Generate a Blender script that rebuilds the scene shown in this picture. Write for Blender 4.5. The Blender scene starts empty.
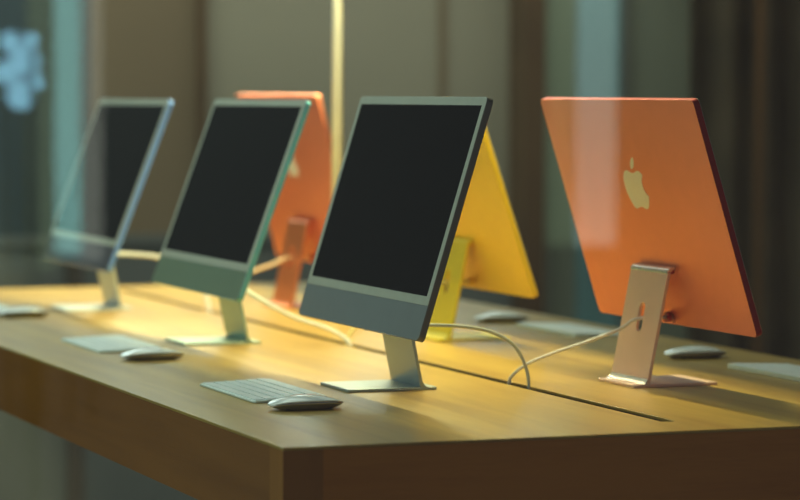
import bpy, bmesh, math, random
from mathutils import Vector, Matrix
random.seed(4)
C = bpy.context.scene.collection
SC = bpy.context.scene
TZ = 0.9            # height of the table top
PI = math.pi

# ------------------------------------------------------------------ materials
def new_mat(name):
    m = bpy.data.materials.new(name); m.use_nodes = True
    return m, m.node_tree, m.node_tree.nodes['Principled BSDF']

def plain(name, col, rough=0.5, metal=0.0, var=0.04, scale=40.0, bump=0.0, spec=None):
    """principled surface with a faint procedural variation"""
    m, nt, b = new_mat(name)
    tc = nt.nodes.new('ShaderNodeTexCoord')
    nz = nt.nodes.new('ShaderNodeTexNoise'); nz.inputs['Scale'].default_value = scale
    nt.links.new(tc.outputs['Object'], nz.inputs['Vector'])
    cr = nt.nodes.new('ShaderNodeValToRGB')
    cr.color_ramp.elements[0].position = .3; cr.color_ramp.elements[1].position = .7
    cr.color_ramp.elements[0].color = (*[c*(1-var) for c in col], 1)
    cr.color_ramp.elements[1].color = (*[min(1, c*(1+var)) for c in col], 1)
    nt.links.new(nz.outputs['Fac'], cr.inputs['Fac'])
    nt.links.new(cr.outputs['Color'], b.inputs['Base Color'])
    b.inputs['Roughness'].default_value = rough; b.inputs['Metallic'].default_value = metal
    if spec is not None: b.inputs['Specular IOR Level'].default_value = spec
    if bump:
        bp = nt.nodes.new('ShaderNodeBump'); bp.inputs['Strength'].default_value = bump
        bp.inputs['Distance'].default_value = .001
        nt.links.new(nz.outputs['Fac'], bp.inputs['Height']); nt.links.new(bp.outputs['Normal'], b.inputs['Normal'])
    return m

def wood(name, c0, c1, axis, rough=.34, bump=.25):
    """oak: grain stretched along one axis, with fine pores"""
    m, nt, b = new_mat(name)
    tc = nt.nodes.new('ShaderNodeTexCoord')
    def stretched(a, bb):
        mp = nt.nodes.new('ShaderNodeMapping')
        s = [a, a, a]; s[axis] = bb; mp.inputs['Scale'].default_value = s
        nt.links.new(tc.outputs['Object'], mp.inputs['Vector']); return mp
    n1 = nt.nodes.new('ShaderNodeTexNoise'); n1.inputs['Scale'].default_value = 1; n1.inputs['Detail'].default_value = 6
    n1.inputs['Distortion'].default_value = .4
    nt.links.new(stretched(26, 1.6).outputs['Vector'], n1.inputs['Vector'])
    n2 = nt.nodes.new('ShaderNodeTexNoise'); n2.inputs['Scale'].default_value = 1; n2.inputs['Detail'].default_value = 4
    nt.links.new(stretched(420, 26).outputs['Vector'], n2.inputs['Vector'])
    n3 = nt.nodes.new('ShaderNodeTexNoise'); n3.inputs['Scale'].default_value = 1; n3.inputs['Detail'].default_value = 3
    nt.links.new(stretched(5, .8).outputs['Vector'], n3.inputs['Vector'])
    a = nt.nodes.new('ShaderNodeMath'); a.operation = 'MULTIPLY_ADD'; a.inputs[1].default_value = .35
    nt.links.new(n2.outputs['Fac'], a.inputs[0]); nt.links.new(n1.outputs['Fac'], a.inputs[2])
    a2 = nt.nodes.new('ShaderNodeMath'); a2.operation = 'MULTIPLY_ADD'; a2.inputs[1].default_value = .4
    nt.links.new(n3.outputs['Fac'], a2.inputs[0]); nt.links.new(a.outputs[0], a2.inputs[2])
    cr = nt.nodes.new('ShaderNodeValToRGB')
    cr.color_ramp.elements[0].position = .62; cr.color_ramp.elements[1].position = 1.08
    cr.color_ramp.elements[0].color = (*c0, 1); cr.color_ramp.elements[1].color = (*c1, 1)
    nt.links.new(a2.outputs[0], cr.inputs['Fac']); nt.links.new(cr.outputs['Color'], b.inputs['Base Color'])
    b.inputs['Roughness'].default_value = rough
    rr = nt.nodes.new('ShaderNodeMapRange'); rr.inputs[3].default_value = rough-.06; rr.inputs[4].default_value = rough+.10
    nt.links.new(n2.outputs['Fac'], rr.inputs[0]); nt.links.new(rr.outputs[0], b.inputs['Roughness'])
    bp = nt.nodes.new('ShaderNodeBump'); bp.inputs['Strength'].default_value = bump; bp.inputs['Distance'].default_value = .0006
    nt.links.new(n2.outputs['Fac'], bp.inputs['Height']); nt.links.new(bp.outputs['Normal'], b.inputs['Normal'])
    return m

def emit(name, col, strength):
    m, nt, b = new_mat(name)
    nt.nodes.remove(b)
    e = nt.nodes.new('ShaderNodeEmission'); e.inputs[0].default_value = (*col, 1); e.inputs[1].default_value = strength
    nt.links.new(e.outputs[0], nt.nodes['Material Output'].inputs[0])
    return m

def window_glass(name):
    m, nt, b = new_mat(name); nt.nodes.remove(b)
    f = nt.nodes.new('ShaderNodeFresnel'); f.inputs[0].default_value = 1.5
    t = nt.nodes.new('ShaderNodeBsdfTransparent'); t.inputs[0].default_value = (.975, .99, .975, 1)
    g = nt.nodes.new('ShaderNodeBsdfGlossy'); g.inputs['Roughness'].default_value = 0.0
    mx = nt.nodes.new('ShaderNodeMixShader')
    nt.links.new(f.outputs[0], mx.inputs[0]); nt.links.new(t.outputs[0], mx.inputs[1]); nt.links.new(g.outputs[0], mx.inputs[2])
    nt.links.new(mx.outputs[0], nt.nodes['Material Output'].inputs[0])
    return m

OAK0, OAK1 = (.36, .212, .036), (.54, .352, .068)
M = {}
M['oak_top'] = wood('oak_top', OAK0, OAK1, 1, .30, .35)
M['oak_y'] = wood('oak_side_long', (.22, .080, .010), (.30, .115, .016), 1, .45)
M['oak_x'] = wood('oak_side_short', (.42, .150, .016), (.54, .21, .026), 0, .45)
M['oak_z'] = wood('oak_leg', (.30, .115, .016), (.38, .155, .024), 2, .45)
M['slot'] = plain('cable_slot_black', (.02, .017, .012), .7)
M['screen'] = plain('display_glass', (.010, .011, .012), .10, spec=.6)
M['bezel'] = plain('bezel_pale', (.52, .55, .47), .35)
M['silver'] = plain('silver_aluminium', (.16, .17, .16), .40, .6, var=.02)
M['silver_chin'] = plain('silver_chin', (.30, .34, .355), .35, .25, var=.02)
M['silver_stand'] = plain('silver_stand', (.38, .47, .50), .34, .55, var=.02)
M['green'] = plain('green_aluminium', (.14, .46, .60), .35, .4, var=.02)
M['green_chin'] = plain('green_chin', (.25, .34, .25), .38, .25, var=.02)
M['green_stand'] = plain('green_stand', (.38, .54, .48), .34, .5, var=.02)
M['blue'] = plain('blue_aluminium', (.16, .34, .85), .35, .4, var=.02)
M['blue_chin'] = plain('blue_chin', (.12, .13, .16), .38, .25, var=.02)
M['blue_stand'] = plain('blue_stand', (.62, .72, .76), .34, .5, var=.02)
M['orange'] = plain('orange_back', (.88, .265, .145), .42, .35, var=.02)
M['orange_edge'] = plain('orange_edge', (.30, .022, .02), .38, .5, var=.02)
M['orange_chin'] = plain('orange_chin', (.80, .45, .32), .38, .25, var=.02)
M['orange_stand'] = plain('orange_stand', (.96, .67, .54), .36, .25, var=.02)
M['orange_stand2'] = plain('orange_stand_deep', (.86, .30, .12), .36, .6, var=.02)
M['orange_bend'] = plain('orange_stand_highlight', (.97, .84, .76), .22, .7, var=.02)  # glossier bend; its highlight is partly put into the paler base colour
M['yellow'] = plain('yellow_back', (.90, .60, .025), .42, .3, var=.02)
M['yellow_chin'] = plain('yellow_chin', (.85, .65, .25), .38, .25, var=.02)
M['yellow_stand'] = plain('yellow_stand', (.90, .74, .03), .35, .35, var=.02)
M['emblem'] = plain('emblem_pale', (.97, .97, .95), .25, 0, var=.01)
M['emblem_y'] = plain('emblem_yellow', (.92, .80, .25), .25, .2, var=.01)
M['emblem_s'] = plain('emblem_silver', (.75, .77, .76), .2, .8, var=.01)
M['dark'] = plain('dark_port', (.03, .025, .02), .6)
M['kb'] = plain('keyboard_aluminium', (.74, .86, .83), .38, .2)
M['key'] = plain('keycap_white', (.88, .94, .92), .45)
M['mouse_top'] = plain('mouse_top_white', (.90, .94, .92), .09)
M['mouse_base'] = plain('mouse_base_aluminium', (.42, .42, .38), .25, .8)
M['cable'] = plain('woven_cable_pale', (.88, .92, .92), .6, var=.15, scale=900, bump=.4)
M['cable_g'] = plain('woven_cable_grey', (.52, .58, .54), .6, var=.15, scale=900, bump=.4)
M['cable_o'] = plain('woven_cable_peach', (.80, .60, .38), .6, var=.15, scale=900, bump=.4)
M['cable_y'] = plain('woven_cable_yellow', (.80, .70, .30), .6, var=.15, scale=900, bump=.4)
M['pole'] = plain('brushed_pole', (.90, .93, .90), .3, .1, var=.03)
M['lamp_house'] = plain('lamp_housing', (.03, .03, .03), .6)

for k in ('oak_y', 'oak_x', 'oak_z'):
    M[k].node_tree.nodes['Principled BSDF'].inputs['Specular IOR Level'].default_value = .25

# ------------------------------------------------------------------ helpers
def link(o, parent=None):
    C.objects.link(o)
    if parent is not None: o.parent = parent
    return o
def obj(name, bm, mat, parent=None, smooth=False, auto=False):
    me = bpy.data.meshes.new(name)
    bmesh.ops.recalc_face_normals(bm, faces=bm.faces[:]); bm.to_mesh(me); bm.free()
    mats = mat if isinstance(mat, (list, tuple)) else [mat]
    for mm in mats: me.materials.append(mm)
    for p in me.polygons: p.use_smooth = smooth
    o = bpy.data.objects.new(name, me); link(o, parent)
    return o
def tag(o, label=None, cat=None, group=None, kind=None):
    if label: o['label'] = label
    if cat: o['category'] = cat
    if group: o['group'] = group
    if kind: o['kind'] = kind
    return o
def empty(name, loc, rz=0):
    o = bpy.data.objects.new(name, None); C.objects.link(o)
    o.location = loc; o.rotation_euler = (0, 0, rz); o.empty_display_size = .05
    return o
def add_box(bm, x0, x1, y0, y1, z0, z1, bev=0, seg=2):
    r = bmesh.ops.create_cube(bm, size=1)
    vs = r['verts']
    for v in vs:
        v.co = Vector((x0+(v.co.x+.5)*(x1-x0), y0+(v.co.y+.5)*(y1-y0), z0+(v.co.z+.5)*(z1-z0)))
    if bev:
        es = list({e for v in vs for e in v.link_edges})
        bmesh.ops.bevel(bm, geom=es, offset=bev, segments=seg, profile=.5, affect='EDGES')
    return bm
def box(name, x0, x1, y0, y1, z0, z1, mat, parent=None, bev=0):
    bm = bmesh.new(); add_box(bm, x0, x1, y0, y1, z0, z1, bev)
    return obj(name, bm, mat, parent)
def struct(o): o['kind'] = 'structure'; return o
def rrect(x0, x1, y0, y1, r, n=8):
    """rounded rectangle outline; r is one radius or four (x0y0, x1y0, x1y1, x0y1)"""
    rs = [r]*4 if not isinstance(r, (list, tuple)) else r
    cs = [(x0, y0, 1, 1, PI), (x1, y0, -1, 1, 1.5*PI), (x1, y1, -1, -1, 0), (x0, y1, 1, -1, .5*PI)]
    out = []
    for (cx, cy, sx, sy, a0), rr in zip(cs, rs):
        for i in range(n+1):
            a = a0+i/n*PI/2
            out.append((cx+sx*rr+rr*math.cos(a), cy+sy*rr+rr*math.sin(a)))
    return out
def plate(outlines, w0, w1, bev, to3, name, mat, parent=None, res=1, closed_holes=True):
    """flat sheet from 2D outlines (first outer, others holes) between depths w0..w1 with a rounded rim;
       to3 maps (a, b, w) to the local axes"""
    cu = bpy.data.curves.new(name, 'CURVE'); cu.dimensions = '2D'; cu.fill_mode = 'BOTH'
    for ol in outlines:
        sp = cu.splines.new('POLY'); sp.points.add(len(ol)-1)
        for p, (a, b) in zip(sp.points, ol): p.co = (a, b, 0, 1)
        sp.use_cyclic_u = True
    th = (w1-w0)/2
    cu.extrude = th-bev; cu.bevel_depth = bev; cu.bevel_resolution = 2
    cu.offset = -bev
    tmp = bpy.data.objects.new(name, cu); C.objects.link(tmp)
    dg = bpy.context.evaluated_depsgraph_get()
    me = bpy.data.meshes.new_from_object(tmp.evaluated_get(dg))
    bpy.data.objects.remove(tmp); bpy.data.curves.remove(cu)
    bm = bmesh.new(); bm.from_mesh(me); bpy.data.meshes.remove(me)
    bmesh.ops.remove_doubles(bm, verts=bm.verts[:], dist=1e-6)
    for v in bm.verts: v.co = Vector(to3(v.co.x, v.co.y, v.co.z+(w0+w1)/2))
    o = obj(name, bm, mat, parent)
    return o
def tube(name, pts, rad, mat, parent=None, n=10):
    """smooth tube through points (Catmull-Rom)"""
    P = [Vector(p) for p in pts]; Q = [P[0]*2-P[1]]+P+[P[-1]*2-P[-2]]
    path = []
    for i in range(1, len(Q)-2):
        for k in range(8):
            t = k/8; a, b, c, d = Q[i-1], Q[i], Q[i+1], Q[i+2]
            path.append(.5*((2*b)+(c-a)*t+(2*a-5*b+4*c-d)*t*t+(3*b-a-3*c+d)*t**3))
    path.append(P[-1])
    bm = bmesh.new(); rings = []; up = Vector((0, 0, 1))
    for i, p in enumerate(path):
        t = (path[min(i+1, len(path)-1)]-path[max(i-1, 0)]).normalized()
        s = t.cross(Vector((0.13, 1, .05))).normalized(); u = s.cross(t)
        rings.append([bm.verts.new(p+rad*(math.cos(a)*s+math.sin(a)*u)) for a in [2*PI*j/n for j in range(n)]])
    for a, b in zip(rings, rings[1:]):
        for j in range(n): bm.faces.new((a[j], a[(j+1) % n], b[(j+1) % n], b[j]))
    bm.faces.new(rings[0][::-1]); bm.faces.new(rings[-1])
    return obj(name, bm, mat, parent, smooth=True)
def copy_tree(o, parent=None):
    c = o.copy(); C.objects.link(c); c.parent = parent
    for ch in [x for x in bpy.data.objects if x.parent == o]: copy_tree(ch, c)
    return c

# ------------------------------------------------------------------ camera
F_PX, YAW, PITCH, ROLL = 2925.7, .3601, .0532, .0026
CAM = Vector((-1.1792, -3.5575, TZ+.4546))
Fw = Vector((math.sin(YAW)*math.cos(PITCH), math.cos(YAW)*math.cos(PITCH), -math.sin(PITCH)))
Rt = Vector((math.cos(YAW), -math.sin(YAW), 0)); Up = Rt.cross(Fw)
R2 = math.cos(ROLL)*Rt+math.sin(ROLL)*Up; U2 = -math.sin(ROLL)*Rt+math.cos(ROLL)*Up
cd = bpy.data.cameras.new('camera'); cam = bpy.data.objects.new('camera', cd); C.objects.link(cam)
cam.matrix_world = Matrix(((R2.x, U2.x, -Fw.x, CAM.x), (R2.y, U2.y, -Fw.y, CAM.y), (R2.z, U2.z, -Fw.z, CAM.z), (0, 0, 0, 1)))
cd.sensor_width = 36; cd.lens = F_PX/800*36; cd.clip_start = .05; cd.clip_end = 100
cd.dof.use_dof = True; cd.dof.focus_distance = 4.25; cd.dof.aperture_fstop = 3.5
SC.camera = cam

# ------------------------------------------------------------------ table
TW, TL, AP = 1.23, 3.135, .117
SX, SW = .603, .021         # cable slot centre and width
SY0, SY1 = .11, TL-.11
table = tag(empty('display_table', (TW/2, TL/2, 0)),
            'long oak display table with a black cable slot down the middle of its top', 'table')
tx, ty = TW/2, TL/2
T0 = TZ-.004
plate([rrect(-tx, tx, -ty, ty, .0015, 2), rrect(SX-SW/2-tx, SX+SW/2-tx, SY0-ty, SY1-ty, .006, 4)[::-1]],
      T0, TZ, .0006, lambda a, b, w: (a, b, w), 'tabletop', M['oak_top'], table)
th = .03
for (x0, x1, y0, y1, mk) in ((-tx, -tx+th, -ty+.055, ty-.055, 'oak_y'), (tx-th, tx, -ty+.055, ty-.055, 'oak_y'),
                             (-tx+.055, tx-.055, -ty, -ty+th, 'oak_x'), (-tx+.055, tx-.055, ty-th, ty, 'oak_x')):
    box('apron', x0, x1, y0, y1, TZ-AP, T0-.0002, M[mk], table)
for sx in (-1, 1):
    for sy in (-1, 1):
        x0, x1 = sorted((sx*tx, sx*(tx-.0548))); y0, y1 = sorted((sy*ty, sy*(ty-.0548)))
        box('leg', x0, x1, y0, y1, 0, T0-.0002, M['oak_z'], table)
box('cable_channel', SX-tx-.04, SX-tx+.04, SY0-ty-.02, SY1-ty+.02, TZ-.10, TZ-.045, M['slot'], table)
bm = bmesh.new()
for s in (-1, 1):
    xx = SX-tx+s*(SW/2+.003)
    add_box(bm, xx-.002, xx+.002, SY0-ty-.003, SY1-ty+.003, TZ-.045, T0-.0004)
obj('slot_lining', bm, M['slot'], table)

# ------------------------------------------------------------------ desktop computers (screen faces local -X)
W, H, T, ZB = .547, .3729, .011, .0949
BZ, CHIN = .0135, .0535
AB = .0906        # arm foot behind the body's lower edge
def apple_outline(s):
    """bitten apple outline (centre 0,0), height about 1*s; bite on the +a side"""
    def bez(p0, p1, p2, p3, n=8):
        return [tuple(((1-t)**3*p0[i]+3*(1-t)**2*t*p1[i]+3*(1-t)*t*t*p2[i]+t**3*p3[i]) for i in (0, 1)) for t in [k/n for k in range(n)]]
    p = []
    p += bez((0, .23), (.10, .23), (.16, .28), (.235, .275))
    p += bez((.235, .275), (.30, .27), (.345, .235), (.375, .19))
    p += bez((.375, .19), (.225, .10), (.235, -.11), (.40, -.175))      # bite
    p += bez((.40, -.175), (.36, -.30), (.28, -.42), (.20, -.42))
    p += bez((.20, -.42), (.12, -.42), (.09, -.385), (.0, -.385))
    p += bez((.0, -.385), (-.09, -.385), (-.12, -.42), (-.20, -.42))
    p += bez((-.20, -.42), (-.31, -.42), (-.44, -.15), (-.43, .01))
    p += bez((-.43, .01), (-.42, .18), (-.31, .275), (-.20, .275))
    p += bez((-.20, .275), (-.12, .275), (-.08, .23), (0, .23))
    leaf = bez((0, .30), (0, .42), (.09, .50), (.19, .52), 8)+bez((.19, .52), (.19, .40), (.10, .30), (0, .30), 8)
    return [(a*s, b*s) for a, b in p], [(a*s, b*s) for a, b in leaf]

def make_computer(name, body, edge, chin, stand, emblem):
    root = empty(name, (0, 0, 0))
    fr = lambda a, b, w: (w, a, b)                  # a along the width, b up, w depth
    hou = plate([rrect(-W/2, W/2, 0, H, .009, 8)], .0006, T, .0009, fr, 'display_housing', [body, edge], root)
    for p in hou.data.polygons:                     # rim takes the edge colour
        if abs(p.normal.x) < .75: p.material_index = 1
    hou.location = (0, 0, ZB)
    plate([rrect(-W/2+.0006, W/2-.0006, CHIN, H-.0006, [.0004, .0004, .0085, .0085], 6),
           rrect(-W/2+BZ, W/2-BZ, CHIN+BZ, H-BZ, .0012, 3)[::-1]], 0, .0008, .0001, fr, 'bezel', M['bezel'], hou)
    plate([rrect(-W/2+BZ-.0002, W/2-BZ+.0002, CHIN+BZ-.0002, H-BZ+.0002, .0012, 3)], .0001, .0009, .0001, fr, 'screen', M['screen'], hou)
    plate([rrect(-W/2+.0006, W/2-.0006, .0006, CHIN-.0004, [.0085, .0085, .0004, .0004], 6)], .0001, .0009, .0001, fr, 'chin', chin, hou)
    a, l = apple_outline(.091)
    em = plate([a], T-.0003, T+.0004, .0001, lambda a_, b, w: (w, a_, b+H*.62), 'emblem', emblem, hou)
    lf = plate([l], T-.0003, T+.0004, .0001, lambda a_, b, w: (w, a_, b+H*.62), 'emblem_leaf', emblem, hou)
    pl = plate([[(.010*math.cos(i*PI/12), .010*math.sin(i*PI/12)) for i in range(24)]], T-.0004, T+.0003, .0001,
               lambda a_, b, w: (w, a_, b+.012), 'power_socket', edge, hou)
    # stand: foot, arm with an oval cable hole, hinge
    ft = plate([rrect(AB-.1246, AB+.0224, -.065, .065, .004, 4)], .0002, .0048, .0008, lambda a_, b, w: (a_, b, w), 'stand_foot', stand, root)
    lean = .20; L = .178
    ca, sa = math.cos(lean), math.sin(lean)
    def arm3(a_, b, w):   # a_ across, b along the arm, w thickness (towards the back)
        return (AB-b*sa+w*ca, a_, .0046+b*ca+w*sa)
    hole = rrect(-.0095, .0095, .080, .126, .0094, 8)[::-1]
    plate([rrect(-.065, .065, 0, L, .002, 3), hole], -.0055, 0, .0008, arm3, 'stand_arm', stand, root)
    # rounded fillet in the bend at the bottom, part of the foot sheet
    bm = bmesh.new(); prof = []
    for i in range(7):
        an = i/6*(PI/2-lean)
        prof.append((AB+.0005+.009*(1-math.sin(an))-.0005, .0044+.009*(1-math.cos(an))*.9))
    prof = [(AB-.004, .0044)]+prof[::-1][::-1]
    prof = [(AB-.0045, .0042), (AB+.0100, .0042), (AB+.0045, .0056), (AB+.0015, .0085), (AB-.0016, .0130), (AB-.006, .013)]
    for s in (-.0648, .0648): pass
    r0 = [bm.verts.new((x, -.0648, z)) for x, z in prof]; r1 = [bm.verts.new((x, .0648, z)) for x, z in prof]
    n = len(prof)
    for i in range(n): bm.faces.new((r0[i], r0[(i+1) % n], r1[(i+1) % n], r1[i]))
    bm.faces.new(r0); bm.faces.new(r1[::-1])
    obj('stand_bend', bm, stand, root)
    # top bend: the sheet folds forward to the hinge
    tx_, tz_ = AB-L*sa, .0046+L*ca
    bm = bmesh.new(); pr = []
    for i in range(7):
        an = lean*0+i/6*PI/2
        pr.append((tx_-.012+.012*math.cos(an)+.001, tz_-.002+.010*math.sin(an)))
    inner = [(x-.0035 if k < 5 else x, z-.0045) for k, (x, z) in enumerate(pr)]
    prof = pr+[(tx_-.0125, tz_+.008), (tx_-.0125, tz_+.0035)]+inner[::-1]
    r0 = [bm.verts.new((x, -.0648, z)) for x, z in prof]; r1 = [bm.verts.new((x, .0648, z)) for x, z in prof]
    n = len(prof)
    for i in range(n): bm.faces.new((r0[i], r0[(i+1) % n], r1[(i+1) % n], r1[i]))
    bm.faces.new(r0); bm.faces.new(r1[::-1])
    obj('stand_shoulder', bm, stand, root, smooth=False)
    bm = bmesh.new()
    r = bmesh.ops.create_cone(bm, cap_ends=True, segments=20, radius1=.0045, radius2=.0045, depth=.118)
    for v in r['verts']: v.co = Vector((v.co.x, v.co.z, v.co.y))+Vector((tx_-.010, 0, tz_+.001))
    obj('hinge', bm, edge, root, smooth=False)
    return root

def place(root, x, y, tilt, rz):
    root.location = (x, y, TZ); root.rotation_euler = (0, 0, rz)
    for ch in root.children:
        if ch.name.startswith('display_housing'): ch.rotation_euler = (0, tilt, 0)

def recolour(root, mp):
    for o in [root]+list(root.children_recursive):
        if o.type == 'MESH' and any(s.material in mp for s in o.material_slots):
            o.data = o.data.copy()
            for i, m_ in enumerate(o.data.materials):
                if m_ in mp: o.data.materials[i] = mp[m_]

A0 = make_computer('desktop_computer', M['silver'], M['silver'], M['silver_chin'], M['silver_stand'], M['emblem_s'])
comp = {}
comp['A'] = A0
others = {k: copy_tree(A0) for k in 'BCDEF'}
comp.update(others)
# silver is used for both housing faces: copies get their own meshes with their own colours
def paint(root, body, edge, chin, stand, emblem, bezel=None, bend=None):
    bend = bend or stand
    for o in root.children_recursive:
        base = o.name.split('.')[0]
        mats = {'display_housing': [body, edge], 'chin': [chin], 'emblem': [emblem], 'emblem_leaf': [emblem], 'hinge': [edge], 'power_socket': [edge],
                'stand_foot': [stand], 'stand_arm': [stand], 'stand_bend': [bend], 'stand_shoulder': [bend]}.get(base)
        if mats:
            o.data = o.data.copy()
            for i, m_ in enumerate(mats): o.data.materials[i] = m_
paint(comp['B'], M['green'], M['green'], M['green_chin'], M['green_stand'], M['emblem_s'])
paint(comp['C'], M['blue'], M['blue'], M['blue_chin'], M['blue_stand'], M['emblem_s'])
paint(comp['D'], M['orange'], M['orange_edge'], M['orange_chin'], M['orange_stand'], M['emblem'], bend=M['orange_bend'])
paint(comp['E'], M['yellow'], M['yellow'], M['yellow_chin'], M['yellow_stand'], M['emblem_y'])
paint(comp['F'], M['orange'], M['orange'], M['orange_chin'], M['orange_stand2'], M['emblem'])
AX, DX = .3444, .8694
YA = (.689, 1.568, 2.447); YD = (.612, 1.487, 2.36)
place(comp['A'], AX, YA[0], .2974, 0)
place(comp['B'], AX, YA[1], .3508, 0)
place(comp['C'], AX, YA[2], .3656, 0)
place(comp['D'], DX-.004, YD[0], .305, PI+.017)
place(comp['E'], DX+.017, YD[1]+.01, .33, PI)
place(comp['F'], DX, YD[2], .262, PI)
g = 'desktop computers on the display table'
for k, l in (('A', 'silver desktop computer with slate grey chin and black screen, nearest of the front row'),
             ('B', 'green desktop computer with black screen and teal edge, in the middle of the front row'),
             ('C', 'blue-edged desktop computer with black screen, farthest left of the front row'),
             ('D', 'orange desktop computer seen from behind, its whole back, emblem and pale peach stand in view'),
             ('E', 'yellow desktop computer seen from behind, half hidden by the silver one'),
             ('F', 'blurred orange desktop computer seen from behind between the green and silver ones')):
    tag(comp[k], l, 'computer', g)

# ------------------------------------------------------------------ keyboards (long side along local Y, front edge towards local -X)
def make_keyboard():
    root = empty('keyboard', (0, 0, 0))
    D, Wd = .115, .279
    f = lambda x: .0035+(x+D/2)/D*.0045         # wedge: top surface height
    o = plate([rrect(-D/2, D/2, -Wd/2, Wd/2, .008, 6)], .0005, .0045, .0008, lambda a, b, w: (a, b, w), 'keyboard_body', M['kb'], root)
    for v in o.data.vertices:
        if v.co.z > .0025: v.co.z = f(v.co.x)-.0004*(.0045-v.co.z)/.0008
    rows = 6; px = (D-.010)/rows
    for r in range(rows):
        bm = bmesh.new()
        x0 = -D/2+.005+r*px; x1 = x0+px-.0026
        if r == 0: ws = [1, 1, 1, 1.25, 5, 1.25, 1, 1, 1, 1]
        elif r == 5: ws = [1.5]+[1]*12+[1]
        else: ws = {1: [2.2]+[1]*10+[2.2], 2: [1.75]+[1]*11+[1.75], 3: [1.5]+[1]*12+[1], 4: [1]*13+[1.5]}[r]
        tot = sum(ws); y = Wd/2-.004; span = Wd-.008
        for w in ws:
            wy = w/tot*span
            zz = f((x0+x1)/2)
            add_box(bm, x0, x1, y-wy+.0026, y, zz-.0004, zz+.0014, .0004, 1)
            y -= wy
        obj('key_row', bm, M['key'], root)
    return root
kb = make_keyboard()
kbs = [kb]+[copy_tree(kb) for _ in range(4)]
for o, (x, y, rz, l) in zip(kbs, (
        (.186, .665, 0, 'slim pale keyboard in front of the silver computer, its key rows clearly seen'),
        (.184, 1.545, 0, 'slim blurred keyboard in front of the green computer'),
        (.150, 2.50, 0, 'blurred keyboard cut by the left frame edge, in front of the blue-edged computer'),
        (1.10, .66, PI, 'pale keyboard at the right frame edge beyond the orange computer'),
        (1.105, 1.575, PI, 'blurred keyboard strip between the yellow and the near orange computer'))):
    o.location = (x, y, TZ); o.rotation_euler = (0, 0, rz); tag(o, l, 'keyboard', 'keyboards on the display table')

# ------------------------------------------------------------------ mice (long axis local X)
def make_mouse():
    root = empty('computer_mouse', (0, 0, 0))
    L, Wm, Hm = .1135, .0571, .0212
    def outline(t, k):   # superellipse outline
        c, s = math.cos(t), math.sin(t); e = 2/2.6
        return (L/2*k*abs(c)**e*(1 if c >= 0 else -1), Wm/2*k*abs(s)**e*(1 if s >= 0 else -1))
    def ztop(x, y):
        return .0085+(Hm-.0085)*max(0, 1-abs(x/(L/2))**2.1)*max(0, 1-.55*abs(y/(Wm/2))**2.6)
    bm = bmesh.new(); N = 48; rings = []
    ks = [1, .985, .95, .88, .78, .64, .48, .32, .16]
    for k in ks:
        ring = []
        for i in range(N):
            x, y = outline(2*PI*i/N, k); z = ztop(x, y)
            if k == 1: z = ztop(x, y)-.0012
            ring.append(bm.verts.new((x, y, z)))
        rings.append(ring)
    for a, b in zip(rings, rings[1:]):
        for i in range(N): bm.faces.new((a[i], a[(i+1) % N], b[(i+1) % N], b[i]))
    c = bm.verts.new((0, 0, Hm))
    for i in range(N): bm.faces.new((rings[-1][i], rings[-1][(i+1) % N], c))
    bm.faces.new(rings[0][::-1])
    obj('top_shell', bm, M['mouse_top'], root, smooth=True)
    bm = bmesh.new(); rings = []
    for k, dz in ((.99, 0), (.93, .35), (.84, .68), (.74, .92), (.66, 1.0)):
        ring = []
        for i in range(N):
            x, y = outline(2*PI*i/N, k); x0, y0 = outline(2*PI*i/N, .99)
            z1 = ztop(x0, y0)-.0016
            ring.append(bm.verts.new((x, y, z1*(1-dz)+.0007*dz)))
        rings.append(ring)
    for a, b in zip(rings, rings[1:]):
        for i in range(N): bm.faces.new((a[i], a[(i+1) % N], b[(i+1) % N], b[i]))
    bm.faces.new(rings[-1][::-1]); bm.faces.new(rings[0])
    obj('base', bm, M['mouse_base'], root, smooth=True)
    bm = bmesh.new()
    for s in (-1, 1): add_box(bm, -.036, .036, s*.0145-.0018, s*.0145+.0018, 0, .0008)
    obj('glide_foot', bm, M['dark'], root)
    return root
ms = make_mouse()
mice = [ms]+[copy_tree(ms) for _ in range(4)]
for o, (x, y, rz, l) in zip(mice, (
        (.177, .430, .05, 'sharp dark-sided computer mouse beside the nearest keyboard'),
        (.183, 1.262, .05, 'white computer mouse beside the keyboard of the green computer'),
        (.195, 2.27, .08, 'blurred white computer mouse at the left frame edge'),
        (1.078, .985, PI, 'blurred white computer mouse beyond the peach stand of the near orange computer'),
        (1.066, 1.83, PI-.1, 'blurred white computer mouse right of the yellow computer'))):
    o.location = (x, y, TZ); o.rotation_euler = (0, 0, rz); tag(o, l, 'computer mouse', 'computer mice on the display table')

# ------------------------------------------------------------------ power cables
def cable(label, pts, mat, rad=.0036, plug=None):
    root = empty('power_cable', (pts[-1][0], pts[-1][1], TZ))
    rel = [(x-pts[-1][0], y-pts[-1][1], z) for x, y, z in pts]
    tube('cord', rel, rad, mat, root)
    bm = bmesh.new()      # round magnetic plug
    d = Vector(rel[0]); dirx = -1 if pts[1][0] > pts[0][0] else 1
    r = bmesh.ops.create_cone(bm, cap_ends=True, segments=24, radius1=.0085, radius2=.0085, depth=.007)
    for v in r['verts']: v.co = Vector((v.co.z, v.co.x, v.co.y))+d+Vector((dirx*.0035, 0, 0))
    obj('plug', bm, plug or mat, root)
    return tag(root, label, 'cable', 'power cables of the computers')
SE = -.020  # cables end below the table top, inside the slot
def hx(row, y):  # cable hole position in the arm
    return AX+AB-.2*.1 if row == 'a' else DX-AB+.2*.1
ha, hd = hx('a', 0), hx('d', 0)
ZP = .105
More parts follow.
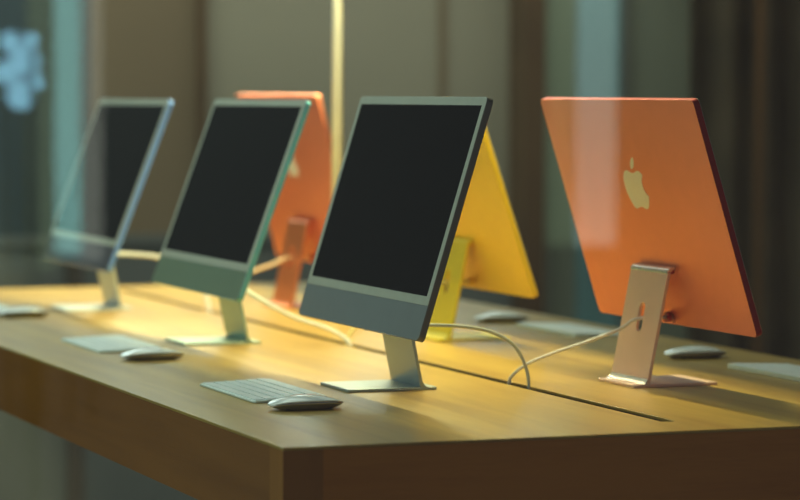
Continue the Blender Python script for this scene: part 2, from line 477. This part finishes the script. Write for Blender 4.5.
cable('grey cable arching from behind the silver computer down into the slot',
      [(.370, .689, .097), (ha+.004, .689, .097), (.45, .682, .096), (.50, .655, .095), (.548, .635, .087), (.582, .618, .066), (.599, .608, .03), (.602, .604, 0), (.602, .603, SE)], M['cable_g'], .0028)
cable('pale cable from the peach stand of the near orange computer to the slot',
      [(.840, .612, .104), (hd-.010, .612, .102), (.765, .622, .086), (.715, .637, .066), (.66, .656, .046), (.625, .668, .030), (.607, .682, .012), (.603, .686, 0), (.603, .688, SE)], M['cable'], .0028, M['orange_edge'])
cable('pale cable curving from behind the green computer down to the slot',
      [(.376, 1.568, .112), (ha+.002, 1.568, .110), (.440, 1.552, .097), (.475, 1.51, .070), (.52, 1.49, .046), (.565, 1.46, .030), (.592, 1.44, .014), (.602, 1.43, 0), (.603, 1.43, SE)], M['cable'])
cable('pale cable level behind the blue-edged computer, bending down near the green one',
      [(.378, 2.447, .116), (ha+.002, 2.447, .116), (.45, 2.42, .116), (.50, 2.37, .113), (.545, 2.34, .098), (.58, 2.33, .062), (.599, 2.32, .03), (.603, 2.31, 0), (.603, 2.31, SE)], M['cable'], .0044)
cable('blurred peach cable from the far orange computer towards the green one',
      [(.8438, 2.36, .106), (hd-.004, 2.36, .106), (.765, 2.36, .094), (.715, 2.37, .076), (.66, 2.36, .052), (.625, 2.36, .030), (.607, 2.35, .012), (.603, 2.345, 0), (.603, 2.34, SE)], M['cable_o'], plug=M['orange'])
cable('yellow-white cable of the yellow computer, mostly hidden behind the silver one',
      [(.861, 1.497, .106), (hd+.013, 1.497, .105), (.765, 1.48, .094), (.715, 1.47, .076), (.66, 1.465, .055), (.625, 1.46, .032), (.607, 1.455, .012), (.603, 1.452, 0), (.603, 1.45, SE)], M['cable_y'], plug=M['yellow'])

# ------------------------------------------------------------------ slim pole on the table
CEIL = 3.0
pole = tag(empty('metal_pole', (.785, 2.02, TZ)), 'slim shiny metal pole rising from the table between the silver and far orange computers', 'pole')
bm = bmesh.new(); bmesh.ops.create_cone(bm, cap_ends=True, segments=24, radius1=.0115, radius2=.0115, depth=CEIL-TZ-.004)
for v in bm.verts: v.co.z += (CEIL-TZ)/2+.001
obj('pole_tube', bm, M['pole'], pole, smooth=True)
bm = bmesh.new(); bmesh.ops.create_cone(bm, cap_ends=True, segments=32, radius1=.028, radius2=.026, depth=.006)
for v in bm.verts: v.co.z += .0034
obj('base_flange', bm, M['pole'], pole)

# ------------------------------------------------------------------ room
WB = 5.6            # back wall
M['floor'] = plain('floor_stone', (.16, .155, .13), .5, var=.1, scale=3)
M['ceil'] = plain('ceiling_paint', (.30, .30, .27), .8)
M['wall'] = plain('wall_panel_olive', (.30, .28, .20), .75, var=.10, scale=1.2)
M['wall_b'] = plain('wall_panel_brown', (.20, .15, .085), .75, var=.10, scale=1.2)
M['dado'] = plain('wall_dado_slate', (.135, .15, .135), .7, var=.12, scale=2)
M['walldark'] = plain('dark_wall', (.09, .075, .055), .8, var=.2, scale=2)
M['drape'] = plain('dark_drape', (.46, .38, .26), .85, var=.2, scale=3)
M['brown'] = plain('brown_pilaster', (.10, .06, .025), .6, var=.15, scale=3)
M['greywall'] = plain('grey_green_wall', (.19, .22, .165), .7, var=.1, scale=2)
M['dusk'] = plain('dusky_wall', (.045, .06, .06), .8)
M['teal'] = plain('teal_panel', (.13, .27, .28), .5, var=.1, scale=2)
M['amber'] = plain('amber_wood_strip', (.13, .065, .02), .5)
X0, X1, Y0 = -3.2, 6.2, -2.2
struct(box('floor', X0-3, X1+3, -9.5, WB+.3, -.1, 0, M['floor']))
struct(box('ceiling', X0, X1, Y0, WB+.2, CEIL, CEIL+.1, M['ceil']))
struct(box('wall_back', X0, X1, WB, WB+.15, 0, CEIL, M['wall']))
struct(box('wall_left', X0-.15, X0, Y0, WB+.2, 0, CEIL, M['wall']))
struct(box('wall_right', X1, X1+.15, Y0, WB+.2, 0, CEIL, M['walldark']))

DADO = .87
struct(box('trim_1', X0, 2.66, WB-.03, WB, 0, DADO, M['dado']))            # slate dado
struct(box('trim_2', X0, 2.66, WB-.045, WB, DADO, DADO+.03, M['dado']))    # dado rail
struct(box('trim_3', 1.20, 1.555, WB-.02, WB, DADO+.03, CEIL, M['wall_b'])) # brown raised panel
struct(box('trim_4', 1.555, 1.58, WB-.05, WB, DADO+.03, CEIL, M['brown']))
struct(box('trim_5', 2.405, 2.43, WB-.012, WB, DADO+.03, CEIL, M['wall_b']))
struct(box('trim_6', 2.66, 2.735, WB-.14, WB, 0, CEIL, M['brown']))        # pilaster
struct(box('trim_7', 2.735, 3.36, WB-.05, WB, 0, CEIL, M['greywall']))
struct(box('trim_8', 3.045, 3.06, WB-.09, WB, 0, CEIL, M['dado']))
struct(box('trim_11', X0, 1.20, WB-.025, WB, DADO+.03, CEIL, M['dusk']))
struct(box('trim_12', 2.89, 3.04, WB-.07, WB-.05, 0, CEIL, M['teal']))
struct(box('trim_13', 1.115, 1.165, WB-.05, WB-.03, 0, DADO, M['walldark']))
struct(box('trim_9', 3.36, X1, WB-.04, WB, 0, CEIL, M['walldark']))
# pleated drape at the right
bm = bmesh.new(); rows = []
xs = [3.17+i*.012 for i in range(150)]
for z in (.03, CEIL-.02):
    rows.append([bm.verts.new((x, WB-.30+.045*math.sin((x-3.2)*2*PI/.155+.8*math.sin(x*7)), z)) for x in xs])
for i in range(len(xs)-1): bm.faces.new((rows[0][i], rows[0][i+1], rows[1][i+1], rows[1][i]))
r = bmesh.ops.solidify(bm, geom=bm.faces[:], thickness=.004)
tag(obj('curtain', bm, M['drape'], smooth=True), 'dark pleated curtain filling the right side of the background', 'curtain')
struct(box('trim_10', 3.400, 3.418, WB-.40, WB-.375, 0, CEIL, M['amber']))

# shop window between the street and the table, and its surroundings
GD = 1.3
n2 = Vector((math.sin(YAW), math.cos(YAW), 0)); gp = CAM+n2*GD
gw = box('window_1', -1.6, 1.6, -.004, .004, .05, CEIL-.02, window_glass('shop_window_glass'))
gw.location = (gp.x, gp.y, 0); gw.rotation_euler = (0, 0, -YAW); struct(gw)

# street side behind the viewer: what the glass mirrors
def mirrored(px, py, dist):
    d = (Fw+R2*(px-400)/F_PX-U2*(py-250)/F_PX)
    v = CAM+d*dist
    k = (v-gp).dot(n2)
    return v-n2*2*k
DR = 12.0
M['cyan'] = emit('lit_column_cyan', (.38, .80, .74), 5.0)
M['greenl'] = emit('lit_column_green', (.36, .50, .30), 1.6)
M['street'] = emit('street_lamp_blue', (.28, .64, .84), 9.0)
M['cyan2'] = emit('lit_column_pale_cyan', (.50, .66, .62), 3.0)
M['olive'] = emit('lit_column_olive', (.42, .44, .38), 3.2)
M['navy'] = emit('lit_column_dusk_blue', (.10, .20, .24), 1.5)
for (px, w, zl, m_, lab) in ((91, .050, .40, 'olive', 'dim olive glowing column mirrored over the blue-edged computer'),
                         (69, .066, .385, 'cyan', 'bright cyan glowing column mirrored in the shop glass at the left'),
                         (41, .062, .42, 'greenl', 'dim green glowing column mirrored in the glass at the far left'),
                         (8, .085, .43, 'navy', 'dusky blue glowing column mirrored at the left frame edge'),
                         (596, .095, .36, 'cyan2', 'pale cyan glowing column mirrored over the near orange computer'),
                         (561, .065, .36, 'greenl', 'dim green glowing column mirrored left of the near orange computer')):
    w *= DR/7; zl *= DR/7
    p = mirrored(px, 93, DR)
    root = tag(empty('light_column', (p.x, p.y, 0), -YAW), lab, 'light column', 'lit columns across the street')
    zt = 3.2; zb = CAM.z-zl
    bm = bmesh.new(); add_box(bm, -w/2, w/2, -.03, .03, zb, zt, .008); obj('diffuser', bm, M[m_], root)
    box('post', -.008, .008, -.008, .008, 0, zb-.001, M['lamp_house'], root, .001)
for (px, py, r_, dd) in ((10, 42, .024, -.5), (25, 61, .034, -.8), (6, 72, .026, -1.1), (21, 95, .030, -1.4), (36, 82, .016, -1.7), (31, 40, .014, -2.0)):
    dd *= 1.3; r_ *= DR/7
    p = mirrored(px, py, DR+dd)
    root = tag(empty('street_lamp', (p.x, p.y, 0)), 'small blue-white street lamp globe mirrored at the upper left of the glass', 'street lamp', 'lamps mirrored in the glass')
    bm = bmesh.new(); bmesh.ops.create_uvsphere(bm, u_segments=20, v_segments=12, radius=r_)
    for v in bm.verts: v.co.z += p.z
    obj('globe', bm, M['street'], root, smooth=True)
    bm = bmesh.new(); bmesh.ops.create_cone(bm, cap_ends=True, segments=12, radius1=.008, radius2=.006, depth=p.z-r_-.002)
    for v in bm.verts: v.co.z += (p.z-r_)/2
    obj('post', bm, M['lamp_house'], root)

# ------------------------------------------------------------------ lights
def area(name, loc, rot, sx, sy, e, col, spread=PI):
    l = bpy.data.lights.new(name, 'AREA'); l.shape = 'RECTANGLE'; l.size = sx; l.size_y = sy; l.energy = e; l.color = col; l.spread = spread
    o = bpy.data.objects.new(name, l); C.objects.link(o); o.location = loc; o.rotation_euler = rot
    return o
# louvred linear pendant hanging over the middle of the table, above the frame
PX, PZ0, PZ1, HW = .74, TZ+.79, TZ+.90, .056
HR = .022      # the right louvre stands closer to the tube
pend = tag(empty('linear_pendant', (PX, 2.4, PZ0)), 'long black linear pendant lamp hung over the table slot', 'lamp')
bm = bmesh.new()
add_box(bm, -HW-.006, -HW, -1.9, 1.7, 0, PZ1-PZ0)
add_box(bm, HR, HR+.006, -1.9, 1.7, 0, PZ1-PZ0)
add_box(bm, -HW-.006, HR+.006, -1.9, 1.7, PZ1-PZ0, PZ1-PZ0+.01)
obj('housing', bm, M['lamp_house'], pend)
for yy in (-1.7, 1.5): box('suspension_rod', -.003, .003, yy-.003, yy+.003, PZ1-PZ0+.01, CEIL-PZ0-.001, M['lamp_house'], pend)
area('pendant_tube_light', (PX, 2.3, PZ1-.012), (0, 0, 0), .012, 3.5, 52, (1, .87, .41))
# added fill lights: left, ceiling and back wall, plus a highlight strip
area('left_fill_light', (X0+.05, .8, 1.7), (0, -PI/2, 0), 1.8, 4.0, 34, (.75, 1, .92))  # no window here: cool fill added for the faces turned left
area('ceiling_fill_light', (.2, 2.4, CEIL-.02), (0, 0, 0), 1.6, 3.4, 37, (.82, 1, .86))  # unseen fill added to brighten the table top, keyboards and mice
area('wall_fill_light', (2.4, WB-.9, CEIL-.02), (math.radians(20), 0, 0), 5.4, .3, 58, (.96, 1, .88))  # added to brighten the back wall from above
area('highlight_strip_light', (1.4, WB-.08, 2.35), (-PI/2+.25, 0, 0), 2.4, .45, 18, (.80, 1, .98))  # unseen strip added for cool highlights on stands and mice
w = bpy.data.worlds.new('world'); SC.world = w; w.use_nodes = True
w.node_tree.nodes['Background'].inputs[0].default_value = (.44, .41, .43, 1)
w.node_tree.nodes['Background'].inputs[1].default_value = .32

SC.view_settings.view_transform = 'Standard'; SC.view_settings.look = 'None'
SC.view_settings.exposure = 0; SC.view_settings.gamma = 1; SC.view_settings.use_curve_mapping = False
